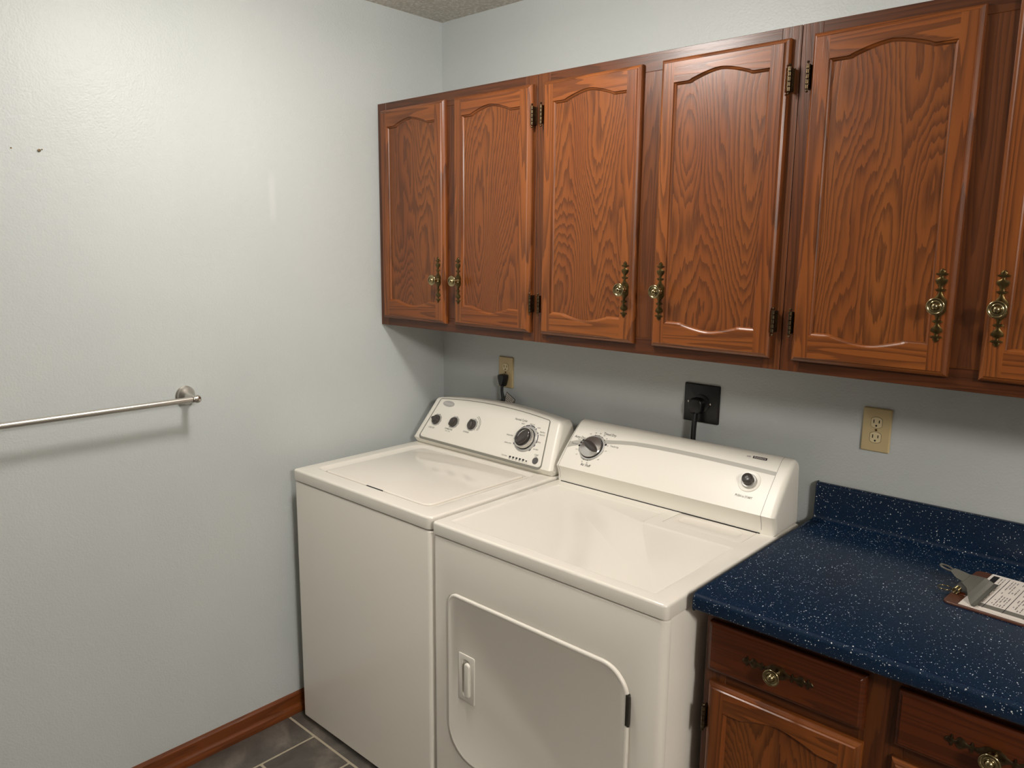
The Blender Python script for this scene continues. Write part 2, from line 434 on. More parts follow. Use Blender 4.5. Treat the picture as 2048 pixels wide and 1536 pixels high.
def hinge_bm(side):
    """side=+1: hinge on the right edge"""
    bm = bmesh.new(); s = side
    for k in range(5):
        z = -.027+.0108*k; lathe(bm, [(.003, 0), (.0042, .0008), (.0042, .0094), (.003, .0102)], (s*.0055, -.0165, z), (0, 0, 1), 12)
    lathe(bm, [(0, 0), (.0028, .001), (.0034, .003), (.002, .005)], (s*.0055, -.0165, .0275), (0, 0, 1), 12)
    lathe(bm, [(0, 0), (.0028, .001), (.0034, .003), (.002, .005)], (s*.0055, -.0165, -.0285), (0, 0, -1), 12)
    box(bm, min(s*.001, s*.0075), max(s*.001, s*.0075), -.0175, -.001, -.025, .025)
    box(bm, min(s*.004, s*.0100), max(s*.004, s*.0100), -.0020, .0004, -.025, .025)
    return bm
def door_frame_bm(w_, h_, st=.040, rtp=.058, rb=.062, A=.021, arch_bottom=True):
    bm = bmesh.new(); X = w_/2; Z = h_/2; F = -.019; n = 40
    def hf(t):
        t = abs(t)
        if t > .70: return 0.
        if t > .60:
            q = (.70-t)/.10; return A*.20*q*q
        q = (.60-t)/.60; return A*(.20+.80*(sin(q*pi/2)*.75+.25*q))
    xs = [-1+2*i/n for i in range(n+1)]
    xi = X-st
    def top(o): return [((xi-o)*t, Z-rtp+hf(t)-o) for t in xs]
    def bot(o): return [((xi-o)*t, -Z+rb-(hf(t)*.8 if arch_bottom else 0)+o) for t in xs]
    e = .011
    def V(x, y, z): return bm.verts.new((x, y, z))
    def quad(a, b, c, d, mi): f = bm.faces.new((a, b, c, d)); f.material_index = mi
    # stiles
    for s in (-1, 1):
        x0, x1 = s*(X-e), s*xi; m = 12
        for i in range(m):
            za, zb = -Z+e+(h_-2*e)*i/m, -Z+e+(h_-2*e)*(i+1)/m
            quad(V(x0, F, za), V(x1, F, za), V(x1, F, zb), V(x0, F, zb), 0)
    for row, lim, sg in ((top(0), Z-e, 1), (bot(0), -Z+e, -1)):
        a = [V(x, F, z) for x, z in row]; b = [V(x, F, lim) for x, z in row]
        for i in range(n): quad(a[i], a[i+1], b[i+1], b[i], 1)
    # sticking round the opening
    steps = [(0, F), (.0015, F+.0035), (.004, F+.005), (.0065, F+.0085)]
    for (o0, y0), (o1, y1) in zip(steps, steps[1:]):
        for fn in (top, bot):
            a = [V(x, y0, z) for x, z in fn(o0)]; b = [V(x, y1, z) for x, z in fn(o1)]
            for i in range(n): quad(a[i], a[i+1], b[i+1], b[i], 1)
        for s in (0, -1):
            ta, tb, ba, bb = top(o0)[s], top(o1)[s], bot(o0)[s], bot(o1)[s]
            quad(V(ta[0], y0, ta[1]), V(tb[0], y1, tb[1]), V(bb[0], y1, bb[1]), V(ba[0], y0, ba[1]), 0)
    # outer lip
    es = [(e, F), (e-.002, F+.0028), (e-.0045, F+.0036), (.002, F+.0075), (0, F+.011), (0, 0)]
    for (o0, y0), (o1, y1) in zip(es, es[1:]):
        c0 = [(-X+o0, -Z+o0), (X-o0, -Z+o0), (X-o0, Z-o0), (-X+o0, Z-o0)]; c1 = [(-X+o1, -Z+o1), (X-o1, -Z+o1), (X-o1, Z-o1), (-X+o1, Z-o1)]
        for i in range(4):
            j = (i+1) % 4; quad(V(c0[i][0], y0, c0[i][1]), V(c0[j][0], y0, c0[j][1]), V(c1[j][0], y1, c1[j][1]), V(c1[i][0], y1, c1[i][1]), 0 if i in (1, 3) else 1)
    quad(V(-X, -.0005, -Z), V(X, -.0005, -Z), V(X, -.0005, Z), V(-X, -.0005, Z), 0)
    bmesh.ops.remove_doubles(bm, verts=bm.verts, dist=1e-5)
    return bm
def make_door(side, w_, h_, knob_z, protos):
    """side=+1 knob near the right edge; built at the world origin, front facing -y"""
    d = obj('door', door_frame_bm(w_, h_), [M_wv, M_wh], None, (0, 0, 0))
    bm = bmesh.new(); box(bm, -w_/2+.03, w_/2-.03, -.0105, -.004, -h_/2+.035, h_/2-.03); obj('panel', bm, M_wp, d)
    kx = side*(w_/2-.026)
    b = obj('back_plate', backplate_bm(), M_brass, d, smooth=True); b.location = (kx, -.0189, knob_z)
    k = obj('knob', knob_bm(), M_knob, d, smooth='all'); k.location = (kx, -.0212, knob_z)
    for z in (h_/2-.088, -h_/2+.088):
        hh = obj('hinge', hinge_bm(-side), M_bronze, d, smooth=True); hh.location = (-side*w_/2, 0, z)
    return d
def place(proto, parent, loc, first):
    d = proto if first else copy_tree(proto)
    d.parent = parent; d.location = Vector(loc) - origin_of(parent); return d

# ------------------------------------------------------------------ upper cabinets
ZB, ZT, FY = 1.355, 2.122, -.306
pR = make_door(1, .327, .714, 1.5265-1.739, None); pL = make_door(-1, .327, .714, 1.5265-1.739, None)
usedR = usedL = False
uppers = [
    (0.002, .7390, 'oak wall cabinet with two arched doors, at the left wall over the washer', .1935, .5645),
    (.7405, 1.5045, 'oak wall cabinet with two arched doors, middle of the row, above the dryer', .9355, 1.3205),
    (1.506, 2.275, 'oak wall cabinet with two arched doors, nearest the camera, above the blue countertop', 1.699, 2.081)]
for x0, x1, lab, d1, d2 in uppers:
    t = thing('wall_cabinet', lab, 'cabinet', ((x0+x1)/2, 0, ZB), 'oak wall cabinets above the washer and dryer')
    bm = bmesh.new(); box(bm, x0, x1, FY+.019, -.0005, ZB, ZT); obj('carcass', bm, M_fv, t)
    bm = bmesh.new()
    bbox(bm, x0, x0+.045, FY, FY+.019, ZB, ZT, .0008, 1, 0); bbox(bm, x1-.045, x1, FY, FY+.019, ZB, ZT, .0008, 1, 0)
    bbox(bm, x0+.045, x1-.045, FY+.0002, FY+.019, ZT-.045, ZT, .0008, 1, 1); bbox(bm, x0+.045, x1-.045, FY+.0002, FY+.019, ZB, ZB+.045, .0008, 1, 1)
    xm = (d1+d2)/2; bbox(bm, xm-.045, xm+.045, FY-.0001, FY+.019, ZB+.045, ZT-.045, .0008, 1, 0)
    obj('face_frame', bm, [M_fv, M_fh], t)
    dd = place(pR, t, (d1, FY-.0005, 1.739), not usedR); usedR = True
    if x0 > 1.:                                     # the door by the wall turns on hidden hinges
        first_door = [d for d in bpy.data.objects['wall_cabinet'].children if d.name == 'door'][0]
        for h in [c for c in first_door.children if c.name.startswith('hinge')]: bpy.data.objects.remove(h)
    place(pL, t, (d2, FY-.0005, 1.739), not usedL); usedL = True

# ------------------------------------------------------------------ base cabinet
BX0, BX1, BY, BZT = 1.519, 2.30, -.618, .874
t = thing('base_cabinet', 'oak base cabinet with drawers under the blue countertop', 'cabinet', ((BX0+BX1)/2, -.01, 0))
bm = bmesh.new(); box(bm, BX0, BX1, BY+.019, -.002, .1, BZT); box(bm, BX0+.01, BX1-.01, BY+.08, -.002, 0, .1); obj('carcass', bm, M_fv, t)
bm = bmesh.new()
for a, b in ((BX0, BX0+.05), (BX1-.05, BX1), (1.845, 1.925)): bbox(bm, a, b, BY, BY+.019, .1, BZT, .0008, 1, 0)
for a, b in ((BX0+.05, 1.845), (1.925, BX1-.05)):
    for c, d in ((.842, BZT), (.70, .75), (.1, .15)): bbox(bm, a, b, BY+.0003, BY+.019, c, d, .0008, 1, 1)
obj('face_frame', bm, [M_fv, M_fh], t)
def drawer(xc, first=None):
    if first:
        d = copy_tree(first, t); d.location = Vector((xc, BY-.0005, .7935))-origin_of(t); return d
    bm = bmesh.new(); W_, H_ = .1625, .0565
    lp = lambda d: rrect(xc-W_+d, xc+W_-d, .7935-H_+d, .7935+H_-d, .0008, 1)
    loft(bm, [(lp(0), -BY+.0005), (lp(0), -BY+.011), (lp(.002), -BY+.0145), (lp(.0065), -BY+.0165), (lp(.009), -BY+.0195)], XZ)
    d = obj('drawer', bm, M_dr_shaded, t, (xc, BY-.0005, .7935))
    b = obj('back_plate', backplate_bm(), M_bronze, None, smooth=True); b.parent = d; b.rotation_euler = (0, radians(90), 0); b.location = (-.006, -.0192, 0)
    k = obj('knob', knob_bm(), M_knob, None, smooth='all'); k.parent = d; k.location = (-.006, -.0215, 0)
    return d
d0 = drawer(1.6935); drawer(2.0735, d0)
bR = make_door(1, .322, .56, .12, None); bL = make_door(-1, .322, .56, .12, None)
place(bR, t, (1.6965, BY-.0005, .43), True); place(bL, t, (2.0705, BY-.0005, .43), True)

# ------------------------------------------------------------------ countertop with coved backsplash
CX0, CX1, CZ, CYF = 1.509, 2.33, .9150, -.668
prof = [(-.0005, CZ-.038), (-.0005, 1.014)]
prof += [(-.004, 1.0165), (-.014, 1.0165), (-.0185, 1.013), (-.0195, 1.008)]
for i in range(7):
    a = pi/2*i/6; prof.append((-.0195-.014*(1-cos(a)), CZ+.014-.014*sin(a)))
for i in range(9):                                                # rolled front edge
    a = pi/2*i/8; prof.append((CYF+.011-.011*sin(a), CZ-.011+.011*cos(a)))
prof += [(CYF, CZ-.024)]
for i in range(1, 6):
    a = pi/2*i/5; prof.append((CYF+.010-.010*cos(a), CZ-.028-.010*sin(a)))
prof += [(CYF+.02, CZ-.038)]
bm = bmesh.new(); L = []
for x, ins in ((CX0, .003), (CX0+.001, .001), (CX0+.003, 0), (CX1, 0)): L.append((inset(prof[::-1], ins) if ins else prof[::-1], x))
loft(bm, L, YZ)
o = obj('countertop', bm, M_ctr, None, (1.6, -.3, .877), smooth=True)
tag(o, 'dark blue white-speckled countertop with raised backsplash over the base cabinet', 'countertop')

# ------------------------------------------------------------------ washer
WX0, WX1, WYF, WZ = .062, .744, -.733, .908
wash = thing('washing_machine', 'white top-loading washing machine with four round dials, beside the left wall', 'washing machine', ((WX0+WX1)/2, -.39, 0))
bm = bmesh.new(); slab(bm, rrect(WX0+.004, WX1-.002, WYF+.0015, -.07, (.012, .014, .01, .01)), .022, .8665, XY, .004, 3)
obj('body', bm, M_en, wash, smooth=True)
bm = bmesh.new(); slab(bm, rrect(WX0+.012, WX1-.012, WYF+.02, -.09, .01), .8664, .8712, XY, 0); obj('seam', bm, M_dark, wash)
for x in (.11, .70):
    for y in (-.68, -.13):
        bm = bmesh.new(); lathe(bm, [(.02, 0), (.022, .004), (.02, .010), (.008, .012), (.008, .0235)], (x, y, 0), (0, 0, 1), 16); obj('foot', bm, M_blk, wash, smooth=True)
bm = bmesh.new(); slab(bm, rrect(WX0, WX1, WYF, -.058, (.012, .022, .02, .012), 8), .871, WZ, XY, .007, 4, r0=.002)
top = obj('top_panel', bm, M_en, wash, smooth=True)
bm = bmesh.new()
lo = rrect(.140, .660, -.664, -.236, (.012, .03, .02, .03)); hi = rrect(.108, .690, -.678, -.222, (.03, .04, .03, .05))
loft(bm, [(lo, WZ-.0120), (lo, WZ-.0075), (inset(hi, .010), WZ-.0055), (inset(hi, .003), WZ-.0012), (hi, WZ-.0001), (hi, WZ+.01)], XY); cut(top, bm)
bm = bmesh.new(); slab(bm, rrect(.372, .450, -.6745, -.6630, .003), WZ-.016, WZ+.01, XY, 0); cut(top, bm)
bm = bmesh.new(); box(bm, .3725, .4495, -.6742, -.6635, WZ-.0158, WZ-.0035); obj('finger_slot_shade', bm, M_dark, wash)  # black block filling the slot, standing in for the shade inside it
bm = bmesh.new(); slab(bm, rrect(.146, .654, -.662, -.241, (.012, .03, .02, .03), 8), WZ-.0118, WZ-.0030, XY, .0035, 3)
lid = obj('lid', bm, M_enlid, wash, smooth=True)

def console(x0, x1, taper, profile, r, zlo, parent, name, mat, nx=44, xs=None):
    """profile(x) -> closed (y,z) loop; the ends are rounded by radius r and leaned by taper(z)"""
    bm = bmesh.new(); xs_ = []
    for i in range(7): a = pi/2*i/6; xs_.append((x0+r*(1-cos(a)) , r*(1-sin(a))))
    for i in range(1, nx): xs_.append((x0+r+(x1-x0-2*r)*i/nx, 0))
    for i in range(7): a = pi/2*i/6; xs_.append((x1-r*(1-sin(a)), r*(1-cos(a))))
    rings = []
    for x, ins in xs_:
        lp = inset(profile(x)[::-1], ins) if ins else profile(x)[::-1]; f = (x-x0)/(x1-x0)
        rings.append([bm.verts.new((x+taper(z, f), y, max(z, zlo))) for y, z in lp])
    for A_, B_ in zip(rings, rings[1:]):
        n = len(A_)
        for i in range(n): bm.faces.new((A_[i], A_[(i+1) % n], B_[(i+1) % n], B_[i]))
    bm.faces.new(rings[0][::-1]); bm.faces.new(rings[-1])
    return obj(name, bm, mat, parent, smooth=True)
P1 = Vector((-.219, .930)); P2 = Vector((-.128, 1.072)); TW = (P2-P1).normalized(); NW = Vector((-TW.y, TW.x))
def wprof(x):
    f = (x-WX0)/(WX1-WX0); L_ = .158 + .027*(1-(2*f-1)**2)
    pts = [(-.203, WZ-.001), (-.2185, .9275), (P1.x, P1.y)]
    for i in range(1, 5): q = P1+TW*L_*i/4; pts.append((q.x, q.y))
    e = P1+TW*L_; c = e-NW*.016; ph = math.atan2(NW.y, NW.x)
    for i in range(1, 8): a = ph+(pi/2-ph-.15)*i/7; pts.append((c.x+.016*cos(a), c.y+.016*sin(a)))
    pts += [(-.070, c.y+.012), (-.062, c.y), (-.062, WZ-.001)]
    return pts
wt = lambda z, f: (1-2*f)*.034*max(0, min(1, (z-.93)/.14))
wc = console(WX0+.001, WX1-.001, wt, wprof, .016, WZ-.001, wash, 'console', M_pl)
wmap = lambda x, s, off=0: Vector((x, (P1+TW*s+NW*off).x, (P1+TW*s+NW*off).y))
# inner control panel: raised white face, grey bevel round it
def panel_loop(d=0):
    xl0, xr0, xl1, xr1 = .099, .696, .126, .664; out = []
    tl = lambda x: .164+.017*(1-((x-.395)/.27)**2)
    for i in range(6):
        a = pi+.5*pi*i/5; out.append((xl0+.012+.012*cos(a), .002+.012+.012*sin(a)))
    for i in range(6):
        a = 1.5*pi+.5*pi*i/5; out.append((xr0-.014+.014*cos(a), -.003+.012+.012*sin(a)))
    for i in range(6): a = .5*pi*i/5; x = xr1-.010+.010*cos(a); out.append((x, tl(xr1-.010)-.010+.010*sin(a)))
    for i in range(1, 12): x = xr1-.010+(xl1-xr1+.020)*i/12; out.append((x, tl(x)))
    for i in range(6): a = .5*pi+.5*pi*i/5; x = xl1+.010+.010*cos(a); out.append((x, tl(xl1+.010)-.010+.010*sin(a)))
    return inset(out, d) if d else out
bm = bmesh.new(); loft(bm, [(panel_loop(-.0035), 0.0001), (panel_loop(), .0006)], lambda a, b, h: wmap(a, b, h), cap0=False)
rg = obj('panel_border', bm, M_plg, wc, label='grey border line of the control panel')
bm = bmesh.new(); LP = panel_loop(.002)
put = [(LP, .0006), (inset(LP, .0014), .0022)]
LP2 = [(x, s+.003) for x, s in LP]
loft(bm, [(LP2, .0005), (inset(LP2, .0018), .0020)], lambda a, b, h: wmap(a, b, h), cap0=False)
cp = obj('control_panel', bm, M_pl, wc)
pm = lambda x, s, off=0: wmap(x, s, off+.0020)
rows = [('LOAD SIZE', .143, .049, .0085, M_print, .75), ('TEMPERATURE', .231, .057, .0085, M_print, .72), ('Wash / Rinse', .231, .049, .005, M_grp, 1),
        ('OPTIONS', .320, .0615, .0085, M_print, .8), ('Normal Cycles', .5445, .1475, .0115, M_print, .8), ('Cycle Status', .5325, .0145, .0065, M_grp, .8),
        ('Lid Locked', .633, .007, .003, M_grp, 1), ('START', .664, .0405, .0075, M_grp, .8), ('Pause', .664, .0355, .0045, M_grp, 1)]
for x, s, tx in ((.559, .1355, 'HEAVY'), (.599, .1395, 'REGULAR'), (.631, .1325, 'LIGHT'), (.652, .1205, 'Hand Care'), (.655, .1105, 'DELICATE'), (.652, .0845, 'CASUAL'), (.652, .058, 'NO HEAT'), (.521, .0865, 'RINSE & SPIN'), (.526, .059, 'DRAIN & SPIN')):
    rows.append((tx, x, s, .0068, M_print if tx == 'Hand Care' else M_grp, .72))
words(wc, pm, rows)
for i in range(5):
    bm = bmesh.new(); put_rect(bm, pm, .559+.0148*i, .0145, .0085, .0055, 0); put_rect(bm, pm, .559+.0148*i, .0105, .008, .0012, 0); put_rect(bm, pm, .559+.0148*i, .0075, .008, .0012, 1)
    obj('status_light', bm, [M_print, M_grp], wc, recalc=False)
bm = bmesh.new(); put_rect(bm, pm, .6325, .0130, .007, .004, 0); obj('status_light', bm, M_print, wc, recalc=False)
DC = (.5945, .0862); bm = bmesh.new()
put_arc(bm, pm, DC[0], DC[1], .0466, .0478, radians(-125), radians(140), 1)
for a0, a1 in ((-70, -62), (-57, -30), (-26, -4), (0, 24), (30, 36), (52, 58), (62, 98), (104, 114), (130, 140), (-102, -94), (-124, -116)):
    put_arc(bm, pm, DC[0], DC[1], .0475, .0505, radians(a0), radians(a1), 0)
obj('dial_scale', bm, [M_blue, M_silv], wc, recalc=False)
for kx, ks in ((.1525, .0815), (.2440, .0865), (.3355, .0920)):
    bm = bmesh.new(); put_arc(bm, pm, kx, ks, .0228, .0236, radians(-60), radians(130), 0)
    for a in range(-60, 131, 38): put_arc(bm, pm, kx, ks, .0230, .0262, radians(a-2), radians(a+2), 0, n=2)
    if kx > .3: put_arc(bm, pm, kx, ks, .032, .0335, radians(15), radians(120), 0); put_arc(bm, pm, kx, ks, .037, .0385, radians(20), radians(115), 0)
    obj('dial_scale', bm, M_grp, wc, recalc=False)
# logo badge
bm = bmesh.new(); n_ = 32
def badge(d): return [(.1795+(.030-d)*cos(2*pi*i/n_), .1515+(.0115-d)*sin(2*pi*i/n_)) for i in range(n_)]
loft(bm, [(badge(0), .001), (badge(0), .0028), (badge(.0015), .0034)], lambda a, b, h: wmap(a, b, h), cap0=False, mi=0)
loft(bm, [(badge(.0022), .0034), (badge(.003), .0030)], lambda a, b, h: wmap(a, b, h), cap0=False, mi=1)
put_text(bm, 'Whirlpool', lambda x, s, off: wmap(x, s, off), .1795, .1515, .0125, 2, .85, off=.0038)
obj('badge', bm, [M_silv, M_grp, M_white], wc, label='oval grey badge')
def dial(parent, mp, x, s, R_, Rk, hk, grip_ang, mats, base=True):
    """round appliance knob on the slanted face with a raised bar grip"""
    c = mp(x, s, 0); ax = (mp(x, s, 1)-c).normalized(); ux = Vector((1, 0, 0)); us = (mp(x, s+1, 0)-c).normalized(); bm = bmesh.new()
    lathe(bm, [(R_, 0), (R_, .0015), (R_*.97, .003), (Rk*1.04, .003)], c, ax, 40, 0)
    lathe(bm, [(Rk*1.02, .002), (Rk*1.02, .0035)], c, ax, 40, 2)
    lathe(bm, [(Rk, .003), (Rk*.97, .007), (Rk*.90, .009), (Rk*.62, .0105), (Rk*.55, .010), (0, .010)], c, ax, 40, 1)
    k = obj('dial', bm, mats, parent, smooth=True)
    # grip: lens-shaped bar
    g_ = bmesh.new(); ca, sa = cos(grip_ang), sin(grip_ang); n = 24
    def lens(kw, kl):
        out = []
        for i in range(n):
            a = 2*pi*i/n; u_ = kl*cos(a); v_ = kw*sin(a)*(1-.25*cos(a)**2); out.append((u_*ca-v_*sa, u_*sa+v_*ca))
        return out
    mpp = lambda a, b, h: c+ux*a+us*b+ax*h
    loft(g_, [(lens(Rk*.62, Rk*.99), .006), (lens(Rk*.56, Rk*.98), hk*.6), (lens(Rk*.48, Rk*.94), hk*.9), (lens(Rk*.36, Rk*.84), hk)], mpp, cap0=False)
    return k, g_
for kx, ks, ga in ((.1525, .0815, radians(-8)), (.2440, .0865, radians(62)), (.3355, .0920, radians(97))):
    k, g_ = dial(wc, pm, kx, ks, .0228, .0188, .0165, ga, [M_silv, M_knobd, M_dark]); obj('grip', g_, M_knobd, wash, smooth=True)
# large cycle dial: silver dish with dark oval grip
c = pm(DC[0], DC[1], 0); ax = (pm(DC[0], DC[1], 1)-c).normalized(); us = (pm(DC[0], DC[1]+1, 0)-c).normalized(); bm = bmesh.new()
lathe(bm, [(.0470, 0), (.0466, .002), (.0445, .003), (.0385, .003)], c, ax, 48, 0)
lathe(bm, [(.0385, .0028), (.0385, .0045), (.037, .0045)], c, ax, 48, 2)
lathe(bm, [(.0368, .003), (.0365, .016), (.0345, .019), (.0325, .019), (.029, .012), (.020, .010), (0, .0095)], c, ax, 48, 1)
obj('dial', bm, [M_silv, M_chr, M_dark], wc, smooth=True, label='large silver cycle dial')
g_ = bmesh.new(); ga = radians(58); n = 28
def lens(kw, kl):
    return [((kl*cos(2*pi*i/n))*cos(ga)-(kw*sin(2*pi*i/n))*sin(ga), (kl*cos(2*pi*i/n))*sin(ga)+(kw*sin(2*pi*i/n))*cos(ga)) for i in range(n)]
mpp = lambda a, b, h: c+Vector((1, 0, 0))*a+us*b+ax*h
loft(g_, [(lens(.0215, .0325), .008), (lens(.020, .0315), .017), (lens(.0175, .0295), .0215), (lens(.016, .028), .0222), (lens(.0145, .0265), .0214)], mpp, cap0=False)
obj('grip', g_, M_knobd, wash, smooth=True, label='dark oval grip of the cycle dial')
bm = bmesh.new(); c = pm(.6675, .0212, 0); lathe(bm, [(.0118, 0), (.0118, .001), (.0108, .002), (.0095, .0015), (0, .0018)], c, ax, 32); obj('start_button', bm, M_grp, wc, smooth=True, label='round grey start button')

# ------------------------------------------------------------------ dryer
DX0, DX1, DYF, DZ = .755, 1.488, -.738, .904
dry = thing('clothes_dryer', 'white front-loading clothes dryer with square hinged door, beside the countertop', 'dryer', ((DX0+DX1)/2, -.39, 0))
bm = bmesh.new(); slab(bm, rrect(DX0+.006, DX1-.004, -.712, -.07, .004, 2), .022, .866, XY, .002, 2)
body = obj('body', bm, M_en, dry, smooth=True)
bm = bmesh.new(); loft(bm, [(rrect(-.60, -.15, .12, .80, .03), DX1-.0052), (rrect(-.603, -.147, .117, .803, .03), DX1+.01)], YZ); cut(body, bm)
bm = bmesh.new(); slab(bm, rrect(DX0+.016, DX1-.014, -.70, -.09, .01), .8655, .8692, XY, 0); obj('seam', bm, M_dark, dry)
for x in (.80, 1.44):
    for y in (-.68, -.13):
        bm = bmesh.new(); lathe(bm, [(.02, 0), (.022, .004), (.02, .010), (.008, .012), (.008, .0235)], (x, y, 0), (0, 0, 1), 16); obj('foot', bm, M_blk, dry, smooth=True)
bm = bmesh.new(); slab(bm, rrect(DX0+.003, DX1-.001, DYF+.002, -.7145, (.013, .018, .002, .002), 8), .022, .8655, XY, .004, 3)
front = obj('front_panel', bm, M_en, dry, smooth=True)
doorloop = rrect(.820, 1.404, .245, .724, (.10, .03, .075, .034), 12)
bm = bmesh.new(); slab(bm, inset(doorloop, -.004), .7345, .80, XZ, 0); cut(front, bm)
bm = bmesh.new()
L = [(doorloop, .7347), (doorloop, .7395), (inset(doorloop, .0010), .7412), (inset(doorloop, .003), .7424), (inset(doorloop, .006), .7428), (inset(doorloop, .009), .7418), (inset(doorloop, .011), .7410)]
loft(bm, L, XZ); ddoor = obj('door', bm, M_en, dry, smooth=True, label='square dryer door with rounded corners')
hx0, hx1, hz0, hz1 = .864, .925, .430, .566
bm = bmesh.new(); slab(bm, rrect(hx0+.012, hx1-.012, hz0+.014, hz1-.014, .012), .7372, .76, XZ, 0); cut(ddoor, bm)
bm = bmesh.new(); slab(bm, rrect(hx0, hx1, hz0, hz1, .005), .7409, .7432, XZ, .0015, 2); hd = obj('handle', bm, M_en, ddoor, smooth=True)
bm = bmesh.new(); slab(bm, rrect(hx0+.014, hx1-.014, hz0+.013, hz1-.013, .0155), .7371, .76, XZ, 0); cut(hd, bm)
bm = bmesh.new(); slab(bm, rrect(hx0+.026, hx1-.0145, hz0+.016, hz1-.020, .0098), .7375, .7500, XZ, .005, 4); obj('handle_grip', bm, M_pl, ddoor, smooth=True)
bm = bmesh.new(); box(bm, 1.399, 1.406, -.7440, -.7345, .594, .668)
lathe(bm, [(.0035, 0), (.0035, .074)], (1.4065, -.7425, .594), (0, 0, 1), 10); obj('hinge', bm, M_hng, dry, smooth=True, label='dark metal door hinge')
bm = bmesh.new(); slab(bm, rrect(DX0, DX1, DYF, -.058, (.012, .014, .010, .010), 8), .869, DZ, XY, .007, 4, r0=.002)
dtop = obj('top_panel', bm, M_en, dry, smooth=True)
poly = [(.790, -.705), (1.440, -.705), (1.440, -.345), (1.172, -.345), (1.172, -.240), (.790, -.240)]
def roundpoly(P, r, k=5):
    out = []; n = len(P)
    for i in range(n):
        p0, p, p1 = Vector(P[i-1]), Vector(P[i]), Vector(P[(i+1) % n]); a = p+(p0-p).normalized()*r; b = p+(p1-p).normalized()*r
        for j in range(k+1): t_ = j/k; q = a*(1-t_)**2+p*2*t_*(1-t_)+b*t_*t_; out.append((q.x, q.y))
    return out
bm = bmesh.new(); hi = roundpoly(poly, .012)
loft(bm, [(inset(hi, .008), DZ-.0034), (inset(hi, .0045), DZ-.0022), (hi, DZ-.0001), (inset(hi, -.0002), DZ+.01)], XY); cut(dtop, bm)
bm = bmesh.new(); lp = rrect(1.207, 1.438, -.308, -.206, .005)
loft(bm, [(inset(lp, .002), DZ-.003), (lp, DZ+.01)], XY); cut(dtop, bm)
bm = bmesh.new(); lp = rrect(1.2095, 1.4355, -.3055, -.2085, .004)
slab(bm, lp, DZ-.0029, DZ+.0002, XY, .0012, 2); lint = obj('lint_screen_lid', bm, M_enlid, dry, smooth=True)
bm = bmesh.new(); lp = rrect(1.232, 1.412, -.278, -.226, .022, 8)
loft(bm, [(inset(lp, .008), DZ-.0022), (inset(lp, .003), DZ-.0014), (lp, DZ+.0001), (lp, DZ+.01)], XY); cut(lint, bm)
Q1 = Vector((-.219, .957)); Q2 = Vector((-.098, 1.090)); TD = (Q2-Q1).normalized(); ND = Vector((-TD.y, TD.x)); LD = (Q2-Q1).length
def dface(s): return Q1+TD*s+ND*(.004*sin(pi*max(0, min(1, s/LD))))
def dprof(x=0):
    pts = [(-.206, DZ-.001), (-.2065, .915), (-.2085, .932), (-.2145, .948), (Q1.x, Q1.y)]
    for i in range(1, 12): q = dface(LD*.90*i/11); pts.append((q.x, q.y))
    e = dface(LD*.90); c = e-ND*.030; ph = math.atan2(ND.y, ND.x)-.14
    for i in range(1, 8): a = ph+(pi/2-ph-.05)*i/7; pts.append((c.x+.030*cos(a), c.y+.030*sin(a)))
    pts += [(-.078, c.y+.027), (-.067, c.y+.020), (-.062, c.y+.006), (-.062, DZ-.001)]
    return pts
dc = console(DX0+.003, DX1-.004, lambda z, f: (1-2*f)*.006*max(0, (z-.95)/.14), dprof, .013, DZ-.001, dry, 'console', M_pl)
pr = [Vector(p) for p in dprof()][1:-4]
def seamstrip(x, wd):
    bm = bmesh.new(); A_, B_ = [], []
    for i, p in enumerate(pr):
        d = (pr[min(i+1, len(pr)-1)]-pr[max(0, i-1)]).normalized(); nn = Vector((-d.y, d.x)); q = p+nn*.0003
        A_.append(bm.verts.new((x, q.x, q.y))); B_.append(bm.verts.new((x+wd, q.x, q.y)))
    for i in range(len(A_)-1): bm.faces.new((A_[i], A_[i+1], B_[i+1], B_[i]))
    obj('seam', bm, M_grp, dc, recalc=False, label='fine dark seam in the console')
seamstrip(.7722, .0009); seamstrip(1.4450, .0008)
bm = bmesh.new(); box(bm, .775, 1.442, -.2078, -.2, DZ-.0006, DZ+.0022); obj('base_gap', bm, M_dark, dc)
dm = lambda x, s, off=0: Vector((x, *(dface(s)+ND*(off+.0002))))
bm = bmesh.new()
tops = [(.7735, .0885), (.79, .0955), (.81, .1018), (.83, .1065), (.86, .1128), (.90, .1195), (.95, .1275), (1.0, .1335), (1.07, .1365), (1.14, .1372), (1.21, .1368), (1.27, .1358), (1.36, .1335), (1.4445, .1305)]
bots = [(.7735, .0660), (.79, .0745), (.81, .0818), (.83, .0880), (.86, .0965), (.90, .1052), (.95, .1140), (1.0, .1203), (1.07, .1235), (1.14, .1242), (1.21, .1240), (1.27, .1232), (1.36, .1212), (1.4445, .1188)]
put_strip(bm, bots, tops, dm, 0, .0002)
obj('stripe', bm, M_swoosh, dc, recalc=False, label='curved grey stripe')
DD = (.8625, .0835)
rows = [('Auto Dry', .803, .1105, .0125, M_print, .85), ('Timed Dry', .903, .1400, .0125, M_print, .85), ('Air Fluff', .869, .0215, .0125, M_print, .9),
        ('Normal', .795, .0845, .0085, M_grp, .9), ('Touch Up', .9385, .1020, .0085, M_grp, .9), ('Less', .812, .0675, .005, M_grp, 1), ('More', .803, .1030, .005, M_grp, 1),
        ('PUSH to START', 1.3850, .0405, .0092, M_grp, .78), ('600', 1.3545, .1612, .0068, M_grp, 1.1)]
